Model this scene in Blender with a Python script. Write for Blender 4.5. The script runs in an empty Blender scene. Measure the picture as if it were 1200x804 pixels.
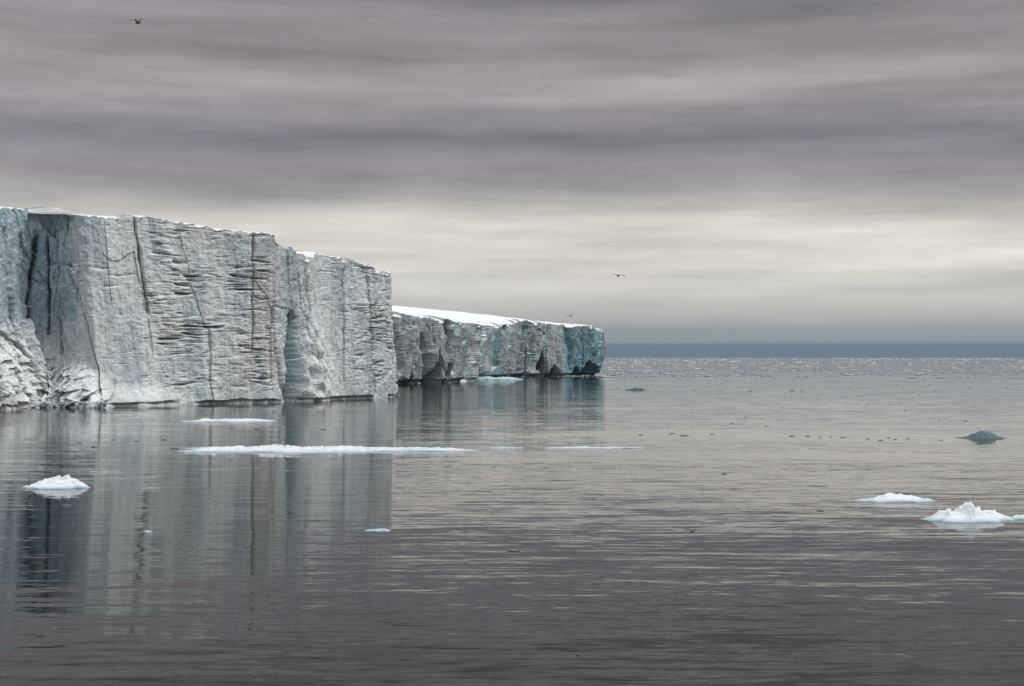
import bpy, bmesh, math, random
import numpy as np
from mathutils import Vector
random.seed(4); rng=np.random.RandomState(7)
scene=bpy.context.scene
scene.view_settings.view_transform='Standard'; scene.view_settings.look='None'; scene.view_settings.exposure=0

def lin(c):
    o=[]
    for v in c:
        v=v/255.0
        o.append(v/12.92 if v<=0.04045 else ((v+0.055)/1.055)**2.4)
    return (o[0],o[1],o[2],1)

# ------------------------------------------------------------ numpy noise
def _h(xi,yi,seed):
    xi=xi.astype(np.int64).astype(np.uint32); yi=yi.astype(np.int64).astype(np.uint32)
    h=xi*np.uint32(374761393)+yi*np.uint32(668265263)+np.uint32((seed*144269+77)&0xffffffff)
    h=(h^(h>>np.uint32(13)))*np.uint32(1274126177)
    h=(h^(h>>np.uint32(15)))*np.uint32(2246822519)
    h=h^(h>>np.uint32(16))
    return h.astype(np.float64)/4294967296.0
def perlin(x,y,seed=0):
    x,y=np.broadcast_arrays(np.asarray(x,float),np.asarray(y,float))
    xi=np.floor(x); yi=np.floor(y); fx=x-xi; fy=y-yi
    u=fx*fx*fx*(fx*(fx*6-15)+10); v=fy*fy*fy*(fy*(fy*6-15)+10)
    def g(ix,iy,dx,dy):
        a=_h(ix,iy,seed)*2*np.pi
        return np.cos(a)*dx+np.sin(a)*dy
    a=g(xi,yi,fx,fy); b=g(xi+1,yi,fx-1,fy); c=g(xi,yi+1,fx,fy-1); d=g(xi+1,yi+1,fx-1,fy-1)
    return ((a+(b-a)*u)*(1-v)+(c+(d-c)*u)*v)*1.5
def fbm(x,y,seed=0,o=4):
    r=0;a=1
    for i in range(o):
        r=r+a*perlin(x*2**i,y*2**i,seed+i*13); a*=0.5
    return r
def worley(x,y,seed=0):
    x,y=np.broadcast_arrays(np.asarray(x,float),np.asarray(y,float))
    xi=np.floor(x); yi=np.floor(y)
    f1=np.full(x.shape,9.0); f2=np.full(x.shape,9.0); idv=np.zeros(x.shape); dx1=np.zeros(x.shape); dy1=np.zeros(x.shape)
    for i in (-1,0,1):
        for j in (-1,0,1):
            cx=xi+i; cy=yi+j
            px=cx+_h(cx,cy,seed+1); py=cy+_h(cx,cy,seed+2)
            d=np.hypot(px-x,py-y); n=d<f1
            f2=np.where(n,f1,np.minimum(f2,d))
            idv=np.where(n,_h(cx,cy,seed+3),idv); dx1=np.where(n,x-px,dx1); dy1=np.where(n,y-py,dy1)
            f1=np.where(n,d,f1)
    return f1,f2,idv,dx1,dy1
def box(a,k,axis):
    p=[(0,0),(0,0)]; p[axis]=(k,k)
    b=np.pad(a,p,mode='edge'); c=np.cumsum(b,axis=axis)
    n=a.shape[axis]
    if axis==0: return (c[2*k:2*k+n]-np.vstack([np.zeros((1,a.shape[1])),c[:n-1]]))/(2*k+1)
    return (c[:,2*k:2*k+n]-np.hstack([np.zeros((a.shape[0],1)),c[:,:n-1]]))/(2*k+1)
def blur(a,k):
    return box(box(a,k,0),k,1)
def sstep(a,b,x):
    t=np.clip((x-a)/(b-a),0,1); return t*t*(3-2*t)
def bump(x,c,w): return np.exp(-((x-c)/w)**2)

def grid_mesh(name,co,attrs=None,mat=None,smooth=False):
    R,C,_=co.shape
    me=bpy.data.meshes.new(name)
    idx=np.arange(R*C).reshape(R,C)
    f=np.stack([idx[:-1,:-1],idx[:-1,1:],idx[1:,1:],idx[1:,:-1]],-1).reshape(-1,4)
    me.vertices.add(R*C); me.vertices.foreach_set('co',co.reshape(-1).astype(np.float32))
    me.loops.add(f.size); me.loops.foreach_set('vertex_index',f.reshape(-1).astype(np.int32))
    me.polygons.add(len(f)); me.polygons.foreach_set('loop_start',np.arange(0,f.size,4,dtype=np.int32))
    me.update(calc_edges=True)
    me.polygons.foreach_set('use_smooth',np.full(len(f),smooth))
    for k,v in (attrs or {}).items():
        a=me.attributes.new(k,'FLOAT','POINT'); a.data.foreach_set('value',v.reshape(-1).astype(np.float32))
    ob=bpy.data.objects.new(name,me); scene.collection.objects.link(ob)
    if mat: me.materials.append(mat)
    return ob

# ------------------------------------------------------------ node helper
class NT:
    def __init__(s,nt): s.t=nt; s.n=nt.nodes; s.l=nt.links
    def new(s,t,**k):
        n=s.n.new(t)
        for a,b in k.items(): setattr(n,a,b)
        return n
    def put(s,sock,v):
        if isinstance(v,bpy.types.NodeSocket): s.l.new(v,sock)
        elif v is not None: sock.default_value=v
    def math(s,op,a,b=None,clamp=False):
        n=s.new('ShaderNodeMath',operation=op,use_clamp=clamp); s.put(n.inputs[0],a)
        if b is not None: s.put(n.inputs[1],b)
        return n.outputs[0]
    def vmath(s,op,a,b=None):
        n=s.new('ShaderNodeVectorMath',operation=op); s.put(n.inputs[0],a)
        if b is not None: s.put(n.inputs[1],b)
        return n.outputs[0]
    def noise(s,vec,scale,detail=3,rough=0.5):
        n=s.new('ShaderNodeTexNoise'); s.put(n.inputs['Vector'],vec); n.inputs['Scale'].default_value=scale
        n.inputs['Detail'].default_value=detail; n.inputs['Roughness'].default_value=rough
        return n
    def ramp(s,fac,stops,interp='LINEAR'):
        n=s.new('ShaderNodeValToRGB'); cr=n.color_ramp; cr.interpolation=interp
        while len(cr.elements)<len(stops): cr.elements.new(0.5)
        for e,(p,c) in zip(cr.elements,stops):
            e.position=p; e.color=c if len(c)==4 else (*c,1)
        s.put(n.inputs[0],fac); return n.outputs[0]
    def mix(s,f,a,b,mode='MIX'):
        n=s.new('ShaderNodeMix',data_type='RGBA',blend_type=mode)
        s.put(n.inputs[0],f); s.put(n.inputs[6],a); s.put(n.inputs[7],b); return n.outputs[2]
    def rng(s,v,a,b,c=0.0,d=1.0):
        n=s.new('ShaderNodeMapRange'); s.put(n.inputs[0],v)
        for i,x in enumerate((a,b,c,d)): n.inputs[i+1].default_value=x
        return n.outputs[0]
def newmat(name):
    m=bpy.data.materials.new(name); m.use_nodes=True; t=NT(m.node_tree); b=m.node_tree.nodes['Principled BSDF']
    return m,t,b
g=lambda v:(v,v,v,1)

# ------------------------------------------------------------ ice cliff material
def ice_material(name,fine=1.0,bdist=0.4,tone=1.0,bluec=(0.25,0.39,0.45,1)):
    m,t,b=newmat(name)
    geo=t.new('ShaderNodeNewGeometry'); pos=geo.outputs['Position']
    at=lambda n:t.new('ShaderNodeAttribute',attribute_name=n).outputs['Fac']
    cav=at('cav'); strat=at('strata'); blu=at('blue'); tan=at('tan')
    vs=t.vmath('MULTIPLY',pos,(0.6,0.6,0.04))
    streak=t.noise(vs,1.0,6,0.7).outputs['Fac']
    patch=t.noise(pos,0.09,5,0.6).outputs['Fac']
    c=t.ramp(streak,[(0.28,(0.50*tone,0.54*tone,0.55*tone)),(0.46,(0.71*tone,0.74*tone,0.745*tone)),(0.64,(0.83*tone,0.85*tone,0.85*tone))])
    tn=t.math('MAXIMUM',t.rng(patch,0.52,0.78,0,0.4),t.math('MULTIPLY',tan,t.rng(streak,0.3,0.6,1.0,0.45)))
    c=t.mix(tn,c,(0.43*tone,0.405*tone,0.365*tone,1))
    vz=t.vmath('MULTIPLY',pos,(0.12,0.12,2.2*fine))
    ln=t.noise(vz,1.0,4,0.65).outputs['Fac']
    lnm=t.ramp(ln,[(0.34,g(0.45)),(0.42,g(1)),(0.6,g(1)),(0.7,g(0.72))])
    c=t.mix(t.math('MULTIPLY',strat,0.75,True),c,t.mix(1.0,c,lnm,'MULTIPLY'))
    c=t.mix(t.math('MULTIPLY',blu,1.0,True),c,bluec)
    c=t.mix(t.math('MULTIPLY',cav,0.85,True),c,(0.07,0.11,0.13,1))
    sx=t.new('ShaderNodeSeparateXYZ'); t.l.new(geo.outputs['Normal'],sx.inputs[0])
    sn=t.noise(pos,0.8,3).outputs['Fac']
    up=t.rng(t.math('ADD',sx.outputs[2],t.math('MULTIPLY',sn,0.3)),0.76,0.96)
    c=t.mix(up,c,(0.88,0.89,0.90,1))
    t.l.new(c,b.inputs['Base Color'])
    b.inputs['Roughness'].default_value=0.65
    b.inputs['Specular IOR Level'].default_value=0.25
    bn=t.noise(pos,1.6*fine,6,0.65).outputs['Fac']
    vb=t.vmath('MULTIPLY',pos,(0.4,0.4,2.6*fine))
    bz=t.noise(vb,1.0,4,0.6).outputs['Fac']
    h=t.math('ADD',t.math('MULTIPLY',bn,0.8),t.math('MULTIPLY',bz,t.math('MULTIPLY',strat,0.7)))
    h=t.math('ADD',h,t.math('MULTIPLY',streak,0.5))
    bp=t.new('ShaderNodeBump'); bp.inputs['Strength'].default_value=0.9; bp.inputs['Distance'].default_value=bdist
    t.l.new(h,bp.inputs['Height']); t.l.new(bp.outputs[0],b.inputs['Normal'])
    return m
mat_ice=ice_material('glacier_ice')
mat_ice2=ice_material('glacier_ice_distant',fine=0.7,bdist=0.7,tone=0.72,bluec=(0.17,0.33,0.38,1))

def floe_material(name,top,low,zlo,zhi):
    m,t,b=newmat(name)
    geo=t.new('ShaderNodeNewGeometry'); pos=geo.outputs['Position']
    sx=t.new('ShaderNodeSeparateXYZ'); t.l.new(pos,sx.inputs[0])
    n=t.noise(pos,2.5,4,0.6).outputs['Fac']
    f=t.rng(t.math('ADD',sx.outputs[2],t.math('MULTIPLY',t.math('SUBTRACT',n,0.5),0.5*(zhi-zlo))),zlo,zhi)
    c=t.mix(f,low,top)
    c=t.mix(t.rng(t.noise(pos,0.9,4).outputs['Fac'],0.55,0.8,0,0.4),c,low)
    t.l.new(c,b.inputs['Base Color']); b.inputs['Roughness'].default_value=0.55
    bp=t.new('ShaderNodeBump'); bp.inputs['Strength'].default_value=0.8; bp.inputs['Distance'].default_value=0.09
    t.l.new(t.noise(pos,4,5,0.65).outputs['Fac'],bp.inputs['Height']); t.l.new(bp.outputs[0],b.inputs['Normal'])
    return m
mat_floe=floe_material('floe_snow',(0.76,0.79,0.81,1),(0.34,0.46,0.52,1),0.02,0.22)
mat_slump=floe_material('slumped_ice',(0.66,0.69,0.71,1),(0.40,0.46,0.49,1),0.2,3)
mat_teal=floe_material('teal_ice',(0.12,0.20,0.22,1),(0.04,0.09,0.11,1),0.2,1.1)
mat_shelf=floe_material('turquoise_ice',(0.60,0.72,0.74,1),(0.20,0.42,0.47,1),0.1,1.0)
mat_dark=floe_material('clear_ice',(0.26,0.26,0.27,1),(0.09,0.095,0.10,1),0.0,0.3)
mat_brash=floe_material('brash_snow',(0.58,0.59,0.59,1),(0.20,0.23,0.25,1),0.05,0.9)

# ------------------------------------------------------------ survey helper: bearing (tan*1650+600) / range -> metres
def br(b,Y): return ((b-600.0)/1650.0*Y, Y)

def build_cliff(name,base,top,cols,rows,back,mat,dispfn,plat_rise,lipjag=0.6,zbot=-1.5,smooth_m=0.9):
    B=np.array([br(b,Y) for b,Y in base]); T=np.array([br(b,Y) for b,Y,_ in top]); Hh=np.array([h for *_,h in top])
    st=np.array([b for b,_ in base],float)
    d=np.r_[0,np.cumsum(np.hypot(*np.diff((B+T)/2,axis=0).T))]
    s=np.linspace(0,d[-1],cols)
    def sm(r,m):
        k=max(1,int(m/(s[1]-s[0]))); p=np.pad(r,k,mode='edge'); return np.convolve(p,np.ones(2*k+1)/(2*k+1),'valid')
    def itp(v): return sm(sm(np.interp(s,d,v),smooth_m),smooth_m)
    bx,by=itp(B[:,0]),itp(B[:,1]); tx,ty=itp(T[:,0]),itp(T[:,1]); zt=itp(Hh); stn=itp(st)
    zt0=zt.copy()
    zt=zt+lipjag*(0.8*perlin(s/7,0*s+3,5)+0.5*perlin(s/2.2,0*s,6)+0.35*perlin(s/0.8,0*s,8))
    _,_,idw,_,_=worley(s/5.5,0*s+.5,41); zt=zt-lipjag*1.2*(idw>0.72)
    t=np.linspace(0,1,rows)[:,None]
    X=bx+(tx-bx)*t; Y=by+(ty-by)*t; Z=zbot+(zt-zbot)*t
    mx=(bx+tx)/2; my=(by+ty)/2
    dx=sm(np.gradient(mx),5);dy=sm(np.gradient(my),5)
    L=np.hypot(dx,dy)+1e-9; nx=dy/L; ny=-dx/L
    S=np.broadcast_to(s,Z.shape); ST=np.broadcast_to(stn,Z.shape)
    D,strata,blue,tan=dispfn(S,Z,ST,t)
    ds=s[1]-s[0]
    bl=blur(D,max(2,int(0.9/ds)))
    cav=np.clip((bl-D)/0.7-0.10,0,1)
    X=X+nx*D; Y=Y+ny*D
    front=np.stack([X,Y,Z],-1)
    Bk=np.array(back,float); sb=np.linspace(0,d[-1],len(Bk))
    kx=np.interp(s,sb,Bk[:,0]);ky=np.interp(s,sb,Bk[:,1]);kz=np.interp(s,sb,Bk[:,2])
    ex,ey=sm(X[-1],6),sm(Y[-1],6)
    pr=[]
    for w in (0.003,0.008,0.015,0.03,0.06,0.1,0.16,0.24,0.34,0.46,0.6,0.8,1.0):
        e=w**plat_rise; q=min(1,w/0.06)
        e0x=X[-1]*(1-q)+ex*q; e0y=Y[-1]*(1-q)+ey*q; e0z=Z[-1]*(1-q)+zt0*q
        px_=e0x+(kx-e0x)*w; py_=e0y+(ky-e0y)*w
        zz=e0z+0.35*min(1,w/0.012)*(1-w)+(kz-e0z)*e+0.5*perlin(px_/18,py_/18,9)*min(1,w*8)
        pr.append(np.stack([px_,py_,zz],-1))
    P=np.array(pr)
    co=np.concatenate([front,P],0)
    z0=np.zeros((len(pr),cols)); one=np.ones_like(Z)
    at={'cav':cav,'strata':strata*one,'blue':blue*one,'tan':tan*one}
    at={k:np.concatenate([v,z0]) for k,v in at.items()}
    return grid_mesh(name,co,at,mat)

def groove(S,Z,ST,st_top,st_bot,z0,z1,width,depth,seed,scale):
    f=np.clip((Z-z0)/(z1-z0),0,1)
    c=st_bot+(st_top-st_bot)*f
    dist=(ST-c)*scale+0.35*perlin(Z/5,Z*0+seed,seed)+0.12*perlin(Z/0.8,Z*0+seed,seed+1)
    m=sstep(z0-1,z0+2,Z)*(1-sstep(z1-2,z1+1,Z))
    w=width*(0.5+0.5*np.abs(perlin(Z/5,Z*0+seed+.5,seed+2))+0.3)
    return -depth*np.exp(-(dist/w)**2)*m

def disp1(S,Z,ST,t):
    wob=fbm(S/14,Z/18,3,3)
    bay=1-sstep(88,118,ST)
    right=sstep(395,425,ST)
    crush=bump(ST,358,24)
    D=1.8*perlin(S/13,Z/60,11)
    D+=0.9*np.sqrt(perlin(S/7+wob*0.4,Z/60,12)**2+0.01)-0.4
    D+=0.42*np.abs(perlin(S/2.6+wob*0.5,Z/32,14))*(0.3+0.9*sstep(-0.3,0.3,perlin(S/12,Z/16,16)))
    D+=0.14*np.abs(perlin(S/0.9+wob*0.5,Z/14,15))
    f1,f2,idv,dx,dy=worley((S+0.35*Z*bay)/7.5+0.15*wob,Z/24+0.15*wob,21)
    big=0.55+1.9*bay*(1-0.85*sstep(32,40,Z))+1.3*crush
    D+=big*(0.9*(idv-0.5)+1.0*dx*(idv-0.4)+0.6*dy*(idv-0.3))
    f1,f2,idv,dx,dy=worley((S+0.5*Z*bay)/2.6+0.2*wob,Z/5,25)
    rough=0.18+0.95*bay+1.0*crush+0.45*right
    D+=rough*(0.55*(idv-0.5)+0.5*dx*(idv-.4)+0.3*dy)
    f1,f2,idv,dx,dy=worley(S/1.0,Z/1.3,27)
    D+=rough*0.28*(idv-0.5+dx*0.6)
    sm=0.20+0.95*sstep(165,215,ST)*(1-sstep(318,335,ST))*(1-0.7*sstep(28,36,Z))+1.0*sstep(405,430,ST)
    sm=sm*(1-bay)*(1-0.8*crush)*sstep(2,6,Z)
    pm=sstep(-0.25,0.45,perlin(S/9,Z/6,31)+0.4*perlin(S/3,Z/2.5,30))
    sm=sm*(0.15+1.05*pm)
    zz=Z+1.0*perlin(S/26,Z/14,32)+0.14*perlin(S/4,Z/3,33)
    lay=perlin(S/5,zz/0.9,34)+0.6*perlin(S/2.6,zz/0.42,35)
    D+=0.20*sm*lay
    D-=2.8*sm*np.clip(perlin(S/6,zz/0.9,36)-0.30,0,1)
    D-=1.8*sm*np.clip(perlin(S/3,zz/0.45,38)-0.30,0,1)
    D+=0.16*fbm(S/1.5,Z/2.0,37,4)
    for a in ((178,187,19,40,0.28,2.2,1),(140,143,20,38,0.12,0.6,2),(322,336,0,22,0.4,1.2,3),(346,341,-1,20,0.9,3.4,4),
              (352,372,2,30,0.35,1.2,5),(368,371,4,34,0.35,1.6,6),(58,40,12,36,0.5,2.0,7),(84,76,10,37,0.35,1.4,8),(20,26,0,36,0.8,2.0,9),
              (410,404,3,33,0.18,0.7,10),(434,440,0,31,0.3,0.9,13),(98,124,0,30,0.25,1.0,14),(302,297,10,38,0.2,0.9,15),(70,62,14,36,0.3,1.2,17)):
        D+=groove(S,Z,ST,a[0],a[1],a[2],a[3],a[4],a[5],a[6]*7,0.22)
    top=21-12*sstep(0,125,ST)+5*perlin(S/9,Z*0,51)
    sl=(1-sstep(114,138,ST))*(1-sstep(0,1,Z/top))
    f1,f2,idv,dx,dy=worley(S/1.8,Z/1.6,55)
    D+=sl*(6.0+1.3*(idv-0.5)+1.3*dx-1.1*dy+1.3*fbm(S/4,Z/4,57,4))
    ap=bump(ST,165,36)*(1-sstep(0,5,Z)); D+=2.8*ap
    ap2=bump(ST,366,16)*(1-sstep(2,26,Z)); D+=3.8*ap2*(1+0.5*perlin(S/2,Z/3,61))
    nh=0.55+0.5*perlin(S/6,Z*0,63)
    D-=0.9*(1-sstep(0.15+0.5*nh,0.4+1.0*nh,Z))*(1-0.8*sl)*sstep(-0.3,0.2,perlin(S/9,Z*0,64)+0.15)
    strata=np.clip(sm,0,1)
    blue=0.06+0.60*(1-sstep(85,112,ST))*sstep(10,20,Z)+0.38*sstep(0.05,0.5,perlin(S/5,Z/24,71))+0.5*bump(ST,343,9)+0.12*sstep(390,420,ST)
    blue=blue-0.5*sl-0.8*ap2-0.6*ap
    tan=0.95*bump(ST,314,18)*sstep(2,8,Z)+0.45*sstep(0,0.5,perlin(S/8,Z/12,73))*sm+0.4*sstep(33,38,Z)*sstep(200,260,ST)
    return D,strata,np.clip(blue,0,0.8),np.clip(tan*(1-ap2),0,0.9)

base1=[(-330,245),(-160,255),(-60,268),(0,277),(14,281),(26,287),(45,291),(75,292),(100,287),(118,284),(132,287),(190,294),(260,303),(318,311),(332,315),(342,319),(352,320),(372,325),(384,331),(405,336),(440,345),(455,350),(461,357),(459,372),(450,400),(420,450)]
top1=[(-330,247,41),(-160,257,41),(-60,270,40),(-8,279,39.4),(3,284,39.9),(12,290,40.8),(28,295,41.3),(58,297,41.3),(80,293,40.5),(96,288,39.9),(112,289,39.9),(170,296,39.7),(250,305,38.0),(312,313,37.4),(326,316,36.6),(338,320,35.0),(348,323,34.0),(362,327,33.2),(372,333,34.6),(400,338,34.0),(434,346,32.8),(447,351,31.4),(454,358,31.0),(452,374,31),(445,400,31),(415,450,31)]
back1=[(-420,330,44),(-380,420,44),(-300,450,44),(-200,470,40),(-120,480,36)]
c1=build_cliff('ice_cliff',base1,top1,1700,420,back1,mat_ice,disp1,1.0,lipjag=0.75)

def disp2(S,Z,ST,t):
    wob=fbm(S/20,Z/20,103,3)
    D=3.0*perlin(S/20,Z/70,111)
    D+=4.0*np.abs(perlin(S/12+wob*0.3,Z/60,112))
    D+=2.0*np.abs(perlin(S/5+wob*0.4,Z/30,114))
    f1,f2,idv,dx,dy=worley(S/9+0.2*wob,Z/22+0.2*wob,121)
    D+=3.6*(idv-0.5)+2.4*dx*(idv-.3)+1.0*dy
    f1,f2,idv,dx,dy=worley(S/3.0,Z/6,125); D+=1.1*(idv-0.5)+0.6*dx+0.4*dy
    sm=0.35+0.7*bump(ST,625,25)
    sm=sm*sstep(-0.2,0.4,perlin(S/14,Z/7,131))
    zz=Z+2.2*perlin(S/25,Z/12,132)
    D+=0.5*sm*(perlin(S/10,zz/1.3,134)+0.5*perlin(S/6,zz/0.7,135))
    D+=0.35*fbm(S/2.5,Z/4,137,4)
    for a in ((458,463,4,26,1.0,5,1),(496,503,-1,19,1.6,8,2),(520,522,4,24,0.8,4,3),(553,549,0,24,1.2,5,4),(585,580,2,26,1.0,5,5),(662,664,2,25,0.8,3,7),(478,480,4,24,0.6,3,8),(612,606,4,26,0.7,3,9),(533,536,0,20,0.9,4,12),(645,642,3,26,0.7,3,13)):
        D+=groove(S,Z,ST,a[0],a[1],a[2],a[3],a[4],a[5],a[6]*9+300,0.5)
    for c,w,h,dp in ((635,6.5,15,24),(509,3.2,14,9),(650,3,7,10),(690,7,9,14),(560,4,6,8),(474,4,5,6),(674,4,7,9)):
        D-=dp*np.exp(-(np.abs(ST-c)/w)**3)*(1-sstep(h*0.7,h*1.05,Z+h*0.5*np.abs(ST-c)/w))
    D-=2.2*(1-sstep(0.4,2.0,Z))
    blue=0.20+0.35*sstep(0,0.5,perlin(S/18,Z/30,171))+0.95*sstep(650,666,ST)+0.4*bump(ST,575,14)
    return D,sm*0.8,np.clip(blue,0,0.92),0.3*sstep(0,0.5,perlin(S/15,Z/12,173))*(1-sstep(650,665,ST))
base2=[(380,500),(430,515),(457,525),(465,532),(500,547),(520,560),(538,572),(550,590),(562,640),(580,690),(600,714),(632,738),(660,756),(690,776),(697,783),(700,795),(698,830),(692,880)]
top2=[(380,500,27),(430,515,27),(455,525,26.6),(463,532,26.2),(498,547,25.3),(518,560,24.8),(537,573,24.2),(552,592,24.2),(564,642,24.5),(582,692,25.5),(598,716,28.6),(630,740,28.3),(658,758,27.6),(686,778,27.2),(695,785,26.8),(698,797,26.4),(697,832,26),(690,880,26)]
back2=[(-330,640,50),(-300,700,50),(-200,760,50),(-120,800,45),(-60,850,40),(-25,900,33.5),(5,920,31),(30,900,26)]
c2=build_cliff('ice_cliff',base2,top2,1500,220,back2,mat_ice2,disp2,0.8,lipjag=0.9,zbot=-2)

# ------------------------------------------------------------ blocks of fallen ice at cliff foot
def blocks(name,items,mat,parent=None):
    bm=bmesh.new()
    for (x,y,z,sx_,sy_,sz_) in items:
        b2=bmesh.new()
        for i in range(14):
            v=np.random.normal(size=3); v/=np.linalg.norm(v); v*=random.uniform(0.8,1.1)
            b2.verts.new((x+v[0]*sx_,y+v[1]*sy_,z+v[2]*sz_))
        r=bmesh.ops.convex_hull(b2,input=b2.verts)
        dead=[e for e in r['geom_interior'] if isinstance(e,bmesh.types.BMVert)]
        if dead: bmesh.ops.delete(b2,geom=dead,context='VERTS')
        mp={v:bm.verts.new(v.co) for v in b2.verts}
        for f in b2.faces: bm.faces.new([mp[v] for v in f.verts])
        b2.free()
    bmesh.ops.recalc_face_normals(bm,faces=bm.faces)
    me=bpy.data.meshes.new(name); bm.to_mesh(me); bm.free(); me.materials.append(mat)
    o=bpy.data.objects.new(name,me); scene.collection.objects.link(o)
    if parent: o.parent=parent
    return o
np.random.seed(3)
it=[]
for i in range(260):
    b=random.uniform(-80,122); Y=np.interp(b,[-80,0,30,70,100,130],[262,272,281,285,281,281])-random.uniform(0,2.0)
    k=random.random()**3
    s=0.2+0.9*k
    x,y=br(b,Y); it.append((x,y,random.uniform(-0.1,0.9),s*1.2,s,s*0.9))
blocks('slumped_ice_blocks',it,mat_slump,c1)

# ------------------------------------------------------------ floes
def floe(name,cx,cy,L,W,edge,seed,peaks=(),mat=mat_floe,rag=0.25,taper=0.0,nr=40,nt=170,rough=0.12,under=0.5,blk=0.22,parent=None):
    th=np.linspace(0,2*np.pi,nt+1)[None,:]; r=np.r_[np.linspace(0.01,0.9,nr),0.94,0.97,0.99,1.0][:,None]
    c=np.cos(th);s_=np.sin(th)
    R=1+rag*fbm(c*1.6+seed,s_*1.6,seed,4)
    u=r*R*c; v=r*R*s_*(1-taper*c*0.9)
    h=edge*(1-r**14)*(0.75+0.5*perlin(u*3+seed,v*2,seed+3))
    for (pu,pv,a,ru,rv) in peaks:
        f=np.sqrt(((u-pu)/ru)**2+((v-pv)/rv)**2)+0.15*fbm(u*L/1.6,v*W/1.6,seed+9,2)
        h=h+a*np.exp(-np.clip(f,0,9)**2.2)*(1-r**6)
    f1,f2,idv,dx,dy=worley(u*L/1.3,v*W/1.3,seed+60)
    h=h*(1+blk*(idv-0.5)+blk*dx+0.12*fbm(u*L/0.9,v*W/0.9,seed+70,3))+rough*edge*fbm(u*L/1.5,v*W/1.5,seed+5,4)*(1-r**8)
    X=cx+u*L/2; Y=cy+v*W/2
    co=np.stack([X,Y,h-0.02],-1)
    sk=co[-1:].copy(); sk[...,2]=-under; sk[...,0]=cx+(sk[...,0]-cx)*0.96; sk[...,1]=cy+(sk[...,1]-cy)*0.96
    co=np.concatenate([co,sk],0)[::-1]
    o=grid_mesh(name,co,None,mat,smooth=True)
    if parent: o.parent=parent
    return o
floe('ice_floe',-20.2,152,32.5,7.5,0.22,3,peaks=[(-0.38,0.1,0.30,0.10,0.5),(-0.22,-0.1,0.22,0.12,0.4),(-0.7,0,0.15,0.12,0.5),(0.05,0.2,0.12,0.1,0.4),(0.4,0,0.08,0.2,0.4)],taper=0.45,rag=0.3,nt=400,blk=0.5,rough=0.3)
floe('ice_floe',-1.1,155.5,3.9,1.6,0.12,5,rag=0.35)
floe('ice_floe',8.4,155.5,9.4,2.2,0.14,6,rag=0.4,peaks=[(-0.2,0,0.1,0.3,0.5)])
floe('ice_floe',-44.3,222,13.4,7.0,0.22,9,rag=0.45,peaks=[(0.3,0,0.12,0.25,0.5),(-0.6,0,0.25,0.1,0.4)],blk=0.5)
floe('ice_floe',-7.7,81.5,1.35,0.9,0.10,11,rag=0.35)
floe('ice_floe',-20.8,80.5,0.5,0.4,0.12,12)
floe('growler_ice',-35.3,108.5,5.2,2.6,0.22,21,rag=0.16,peaks=[(0.1,0.1,0.50,0.5,0.7),(0.5,0,0.40,0.35,0.6),(-0.4,0,0.15,0.4,0.6)],under=0.7)
floe('growler_ice',26.7,98.5,5.1,2.4,0.18,23,rag=0.2,peaks=[(-0.2,0,0.28,0.3,0.6),(0.3,0,0.24,0.4,0.5)],under=0.7)
floe('growler_ice',28.1,87,5.4,3.0,0.18,27,rag=0.2,peaks=[(-0.02,0,0.50,0.20,0.5),(0.25,0.1,0.40,0.3,0.6),(-0.45,0,0.46,0.30,0.6),(0.62,0,0.34,0.22,0.6),(-0.1,-0.3,0.25,0.3,0.3)],under=0.8,blk=0.3)
floe('growler_ice',31.6,87.6,2.4,1.2,0.12,28,rag=0.3,peaks=[(0,0,0.12,0.4,0.6)])
floe('growler_ice',58.2,175,6.4,3.2,0.08,31,rag=0.2,peaks=[(0.1,0,0.75,0.5,0.7)],mat=mat_teal)
floe('growler_ice',38.5,434,6.2,3,0.3,33,rag=0.2,peaks=[(0,0,0.5,0.5,0.6)],mat=mat_teal)
floe('ice_foot',-9.5,640,24,26,0.8,35,rag=0.3,peaks=[(-0.1,-0.2,0.7,0.4,0.4),(0.6,0,0.5,0.2,0.4)],mat=mat_shelf,under=1)

def lumps(name,X,Y,W,Dp,Hh,mat,sides=7):
    n=len(X); a=np.linspace(0,2*np.pi,sides,endpoint=False)[None,:]+rng.rand(n,1)*6.28
    rr=0.65+0.5*rng.rand(n,sides)
    def ring(k,z):
        return np.stack([X[:,None]+W[:,None]/2*rr*k*np.cos(a),Y[:,None]+Dp[:,None]/2*rr*k*np.sin(a),z],-1)
    one=np.ones((n,sides))
    r0=ring(1.0,-0.3*one); r1=ring(0.97,Hh[:,None]*(0.25+0.3*rng.rand(n,sides))); r2=ring(0.5,Hh[:,None]*(0.5+0.6*rng.rand(n,sides)))
    V=np.concatenate([r0,r1,r2],1).reshape(-1,3); m=sides*3
    F=[]
    for i in range(n):
        o=i*m
        for k in (0,1):
            for j in range(sides):
                j2=(j+1)%sides
                F.append((o+k*sides+j,o+k*sides+j2,o+(k+1)*sides+j2,o+(k+1)*sides+j))
        F.append(tuple(o+2*sides+j for j in range(sides)))
    me=bpy.data.meshes.new(name); me.from_pydata(V.tolist(),[],F); me.update(); me.materials.append(mat)
    o=bpy.data.objects.new(name,me); scene.collection.objects.link(o); return o
N=14000
u=rng.rand(N); yy=1.0+24*u**1.5
Yd=16500/yy; keep=rng.rand(N)<np.where(Yd<720,0.2,np.where(Yd<900,0.6,1)); Yd=Yd[keep]
lat=rng.uniform(-0.05,0.62,len(Yd)); Xd=lat*Yd
clump=perlin(Xd/(Yd*0.06),np.log(Yd)*9,91); k=clump>-0.12; Xd=Xd[k];Yd=Yd[k]
Wd=(0.9+rng.rand(len(Xd))**4*10)*(Yd/900)**0.75; Hd=(0.12+0.7*rng.rand(len(Xd))**3)*(Yd/900)**0.5
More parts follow.
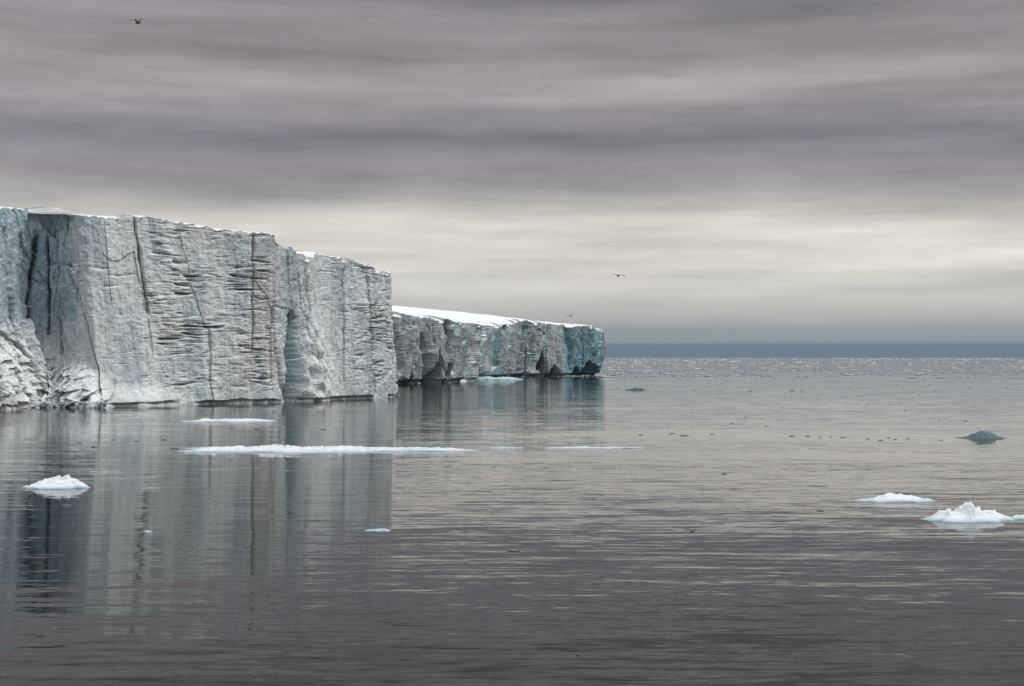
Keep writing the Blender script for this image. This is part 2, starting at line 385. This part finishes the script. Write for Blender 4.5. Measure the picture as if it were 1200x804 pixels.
lumps('brash_ice',Xd,Yd,Wd,Wd*rng.uniform(0.6,1.6,len(Xd)),Hd,mat_brash)
pts=[]
def line(b0,b1,y0,y1,n,w0,w1):
    for i in range(n):
        b=random.uniform(b0,b1); y=random.uniform(y0,y1); Yy=16500/(y-419); x,_=br(b,Yy); pts.append((x,Yy,random.uniform(w0,w1)))
line(740,835,507,511,6,0.4,1.2); line(925,1000,510,513,5,0.4,1.1); line(1005,1115,512,517,6,0.3,0.8)
line(90,230,498,526,6,0.3,1.0); line(150,420,500,504,4,0.3,0.9)
line(850,1200,455,500,14,0.3,0.9); line(700,1200,445,460,30,0.5,2.0)
pts+=[(0,73,0.75),(18.2,121,0.5),(20.1,92,0.6),(10.4,81.3,0.4),(2.2,47.4,0.12)]
P=np.array(pts)
lumps('ice_fragments',P[:,0],P[:,1],P[:,2],P[:,2]*0.8,0.04+0.06*P[:,2],mat_dark)

# ------------------------------------------------------------ sea
m,t,b=newmat('sea_water')
geo=t.new('ShaderNodeNewGeometry'); pos=geo.outputs['Position']
def slope(scale,det,sx_,sy_):
    n=t.noise(t.vmath('MULTIPLY',pos,scale),1.0,det,0.55).outputs['Color']
    return t.vmath('MULTIPLY',t.vmath('SUBTRACT',n,(0.5,0.5,0.5)),(sx_,sy_,0))
w1=slope((0.03,0.30,1),3,0.006,0.045)
w2=slope((0.22,1.7,1),3,0.022,0.15)
w3=slope((1.2,5.0,1),2,0.022,0.09)
patch=t.noise(t.vmath('MULTIPLY',pos,(0.006,0.03,1)),1.0,4,0.55).outputs['Fac']
amp=t.rng(patch,0.38,0.62,0.5,1.2)
ws=t.new('ShaderNodeVectorMath',operation='SCALE'); t.l.new(t.vmath('ADD',w2,w3),ws.inputs[0]); t.l.new(amp,ws.inputs['Scale'])
nn=t.vmath('NORMALIZE',t.vmath('ADD',t.vmath('ADD',w1,ws.outputs[0]),(0,0,1)))
t.l.new(nn,b.inputs['Normal'])
b.inputs['Base Color'].default_value=(0.008,0.011,0.011,1); b.inputs['Roughness'].default_value=0.03; b.inputs['IOR'].default_value=1.29
me=bpy.data.meshes.new('sea_water'); Q=90000
me.from_pydata([(-Q,-Q,0),(Q,-Q,0),(Q,Q,0),(-Q,Q,0)],[],[(0,1,2,3)]); me.materials.append(m)
scene.collection.objects.link(bpy.data.objects.new('sea_water',me))

# ------------------------------------------------------------ birds
mb,t,b=newmat('seabird_plumage'); b.inputs['Base Color'].default_value=(0.05,0.05,0.055,1); b.inputs['Roughness'].default_value=0.8
def bird(loc,span,heading,up,roll,dip):
    bm=bmesh.new(); k=span
    rings=[(-0.30,0.004,0.004),(-0.22,0.05,0.012),(-0.12,0.045,0.04),(0,0.06,0.06),(0.1,0.055,0.055),(0.17,0.035,0.035),(0.21,0.04,0.04),(0.25,0.03,0.03),(0.275,0.01,0.01),(0.31,0.003,0.003)]
    prev=None
    for x,ry,rz in rings:
        r=[bm.verts.new((x*k,ry*k*math.cos(a*math.pi/4),rz*k*math.sin(a*math.pi/4))) for a in range(8)]
        if prev:
            for i in range(8): bm.faces.new([prev[i],prev[(i+1)%8],r[(i+1)%8],r[i]])
        else: bm.faces.new(r[::-1])
        prev=r
    bm.faces.new(prev)
    for sd in (-1,1):
        sec=[(0.03,0.10,0.075,0.03),(0.22,0.13,0.075,0.03+up*0.20),(0.36,0.07,0.06,0.03+up*0.20-dip*0.06),(0.50,-0.06,0.012,0.03+up*0.2-dip*0.18)]
        pr=None
        for yv,xf,ch,zv in sec:
            xb=xf-ch*2.0
            r=[bm.verts.new((xf*k,sd*yv*k,zv*k)),bm.verts.new(((xf+xb)/2*k,sd*yv*k,(zv+0.014)*k)),bm.verts.new((xb*k,sd*yv*k,zv*k)),bm.verts.new(((xf+xb)/2*k,sd*yv*k,(zv-0.006)*k))]
            if pr:
                for i in range(4): bm.faces.new([pr[i],pr[(i+1)%4],r[(i+1)%4],r[i]])
            else: bm.faces.new(r)
            pr=r
        bm.faces.new(pr)
    bmesh.ops.recalc_face_normals(bm,faces=bm.faces)
    me=bpy.data.meshes.new('seagull'); bm.to_mesh(me); bm.free(); me.materials.append(mb)
    o=bpy.data.objects.new('seagull',me); o.location=loc; o.rotation_euler=(roll,0,heading); scene.collection.objects.link(o)
bird((-29.3,110,36.2),1.3,math.radians(-35),0.9,0.25,0.2)
bird((8.3,110,16.4),1.3,math.radians(100),0.35,0.1,1.2)
bird((5.8,140,14.1),1.0,math.radians(70),0.9,-0.2,0.6)

# ------------------------------------------------------------ sky
EL=50; AZ=105
w=bpy.data.worlds.new('World'); scene.world=w; w.use_nodes=True; t=NT(w.node_tree); bg=w.node_tree.nodes['Background']
sky=t.new('ShaderNodeTexSky',sky_type='NISHITA'); sky.sun_disc=False; sky.sun_elevation=math.radians(EL); sky.sun_rotation=math.radians(AZ)
tc=t.new('ShaderNodeTexCoord'); dirv=tc.outputs['Generated']
sp=t.new('ShaderNodeSeparateXYZ'); t.l.new(dirv,sp.inputs[0])
wv=t.noise(t.vmath('MULTIPLY',dirv,(2.5,2.5,8)),1.0,5,0.6).outputs['Fac']
zz=t.math('ADD',sp.outputs[2],t.math('MULTIPLY',t.math('SUBTRACT',wv,0.5),t.rng(sp.outputs[2],0.03,0.14,0.0,0.06)))
def zy(y): 
    a=(419-y)/1650.0; return max(0,a/math.sqrt(1+a*a))/0.28
st=[(y,c) for y,c in [(418,(108,127,142)),(405,(109,128,143)),(400,(142,152,160)),(386,(150,157,162)),(372,(178,179,179)),(345,(201,199,196)),(305,(218,213,205)),(258,(208,202,196)),(232,(174,170,171)),(200,(143,137,142)),(165,(127,122,130)),(118,(161,155,158)),(85,(168,162,163)),(55,(143,137,140)),(20,(149,143,146)),(-30,(122,118,122))]]
prof=t.ramp(t.math('DIVIDE',zz,0.28),[(zy(y),lin(c)) for y,c in st])
bn=t.noise(t.vmath('MULTIPLY',dirv,(2.0,2.0,30)),1.0,4,0.55).outputs['Fac']
bm_=t.rng(bn,0.3,0.7,0.74,1.26)
bn2=t.noise(t.vmath('MULTIPLY',dirv,(8,8,55)),1.0,5,0.6).outputs['Fac']
bm2=t.rng(bn2,0.3,0.7,0.88,1.12)
md=t.math('MULTIPLY',bm_,bm2)
fl=t.rng(sp.outputs[2],0.01,0.06,0,1)
md=t.math('ADD',t.math('MULTIPLY',md,fl),t.math('SUBTRACT',1.0,fl))
sc=t.new('ShaderNodeVectorMath',operation='SCALE'); t.l.new(prof,sc.inputs[0]); t.l.new(md,sc.inputs['Scale'])
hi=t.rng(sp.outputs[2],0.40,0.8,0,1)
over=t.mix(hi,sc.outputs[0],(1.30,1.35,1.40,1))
skys=t.new('ShaderNodeVectorMath',operation='SCALE'); t.l.new(sky.outputs[0],skys.inputs[0]); skys.inputs['Scale'].default_value=0.1
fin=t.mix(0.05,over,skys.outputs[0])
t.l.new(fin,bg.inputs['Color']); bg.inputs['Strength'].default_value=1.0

sd=bpy.data.lights.new('sun','SUN'); sd.energy=1.5; sd.angle=math.radians(12); sd.color=(1,0.97,0.93)
so=bpy.data.objects.new('sun',sd); scene.collection.objects.link(so)
e=math.radians(EL);a=math.radians(AZ)
D=Vector((math.sin(a)*math.cos(e),math.cos(a)*math.cos(e),math.sin(e)))
so.rotation_euler=D.to_track_quat('Z','Y').to_euler()

cd=bpy.data.cameras.new('camera'); cam=bpy.data.objects.new('camera',cd); scene.collection.objects.link(cam)
cam.location=(0,0,10); cam.rotation_euler=(math.radians(90.59),0,0); cd.lens=49.5; cd.sensor_width=36; cd.clip_end=200000; cd.clip_start=0.5
scene.camera=cam
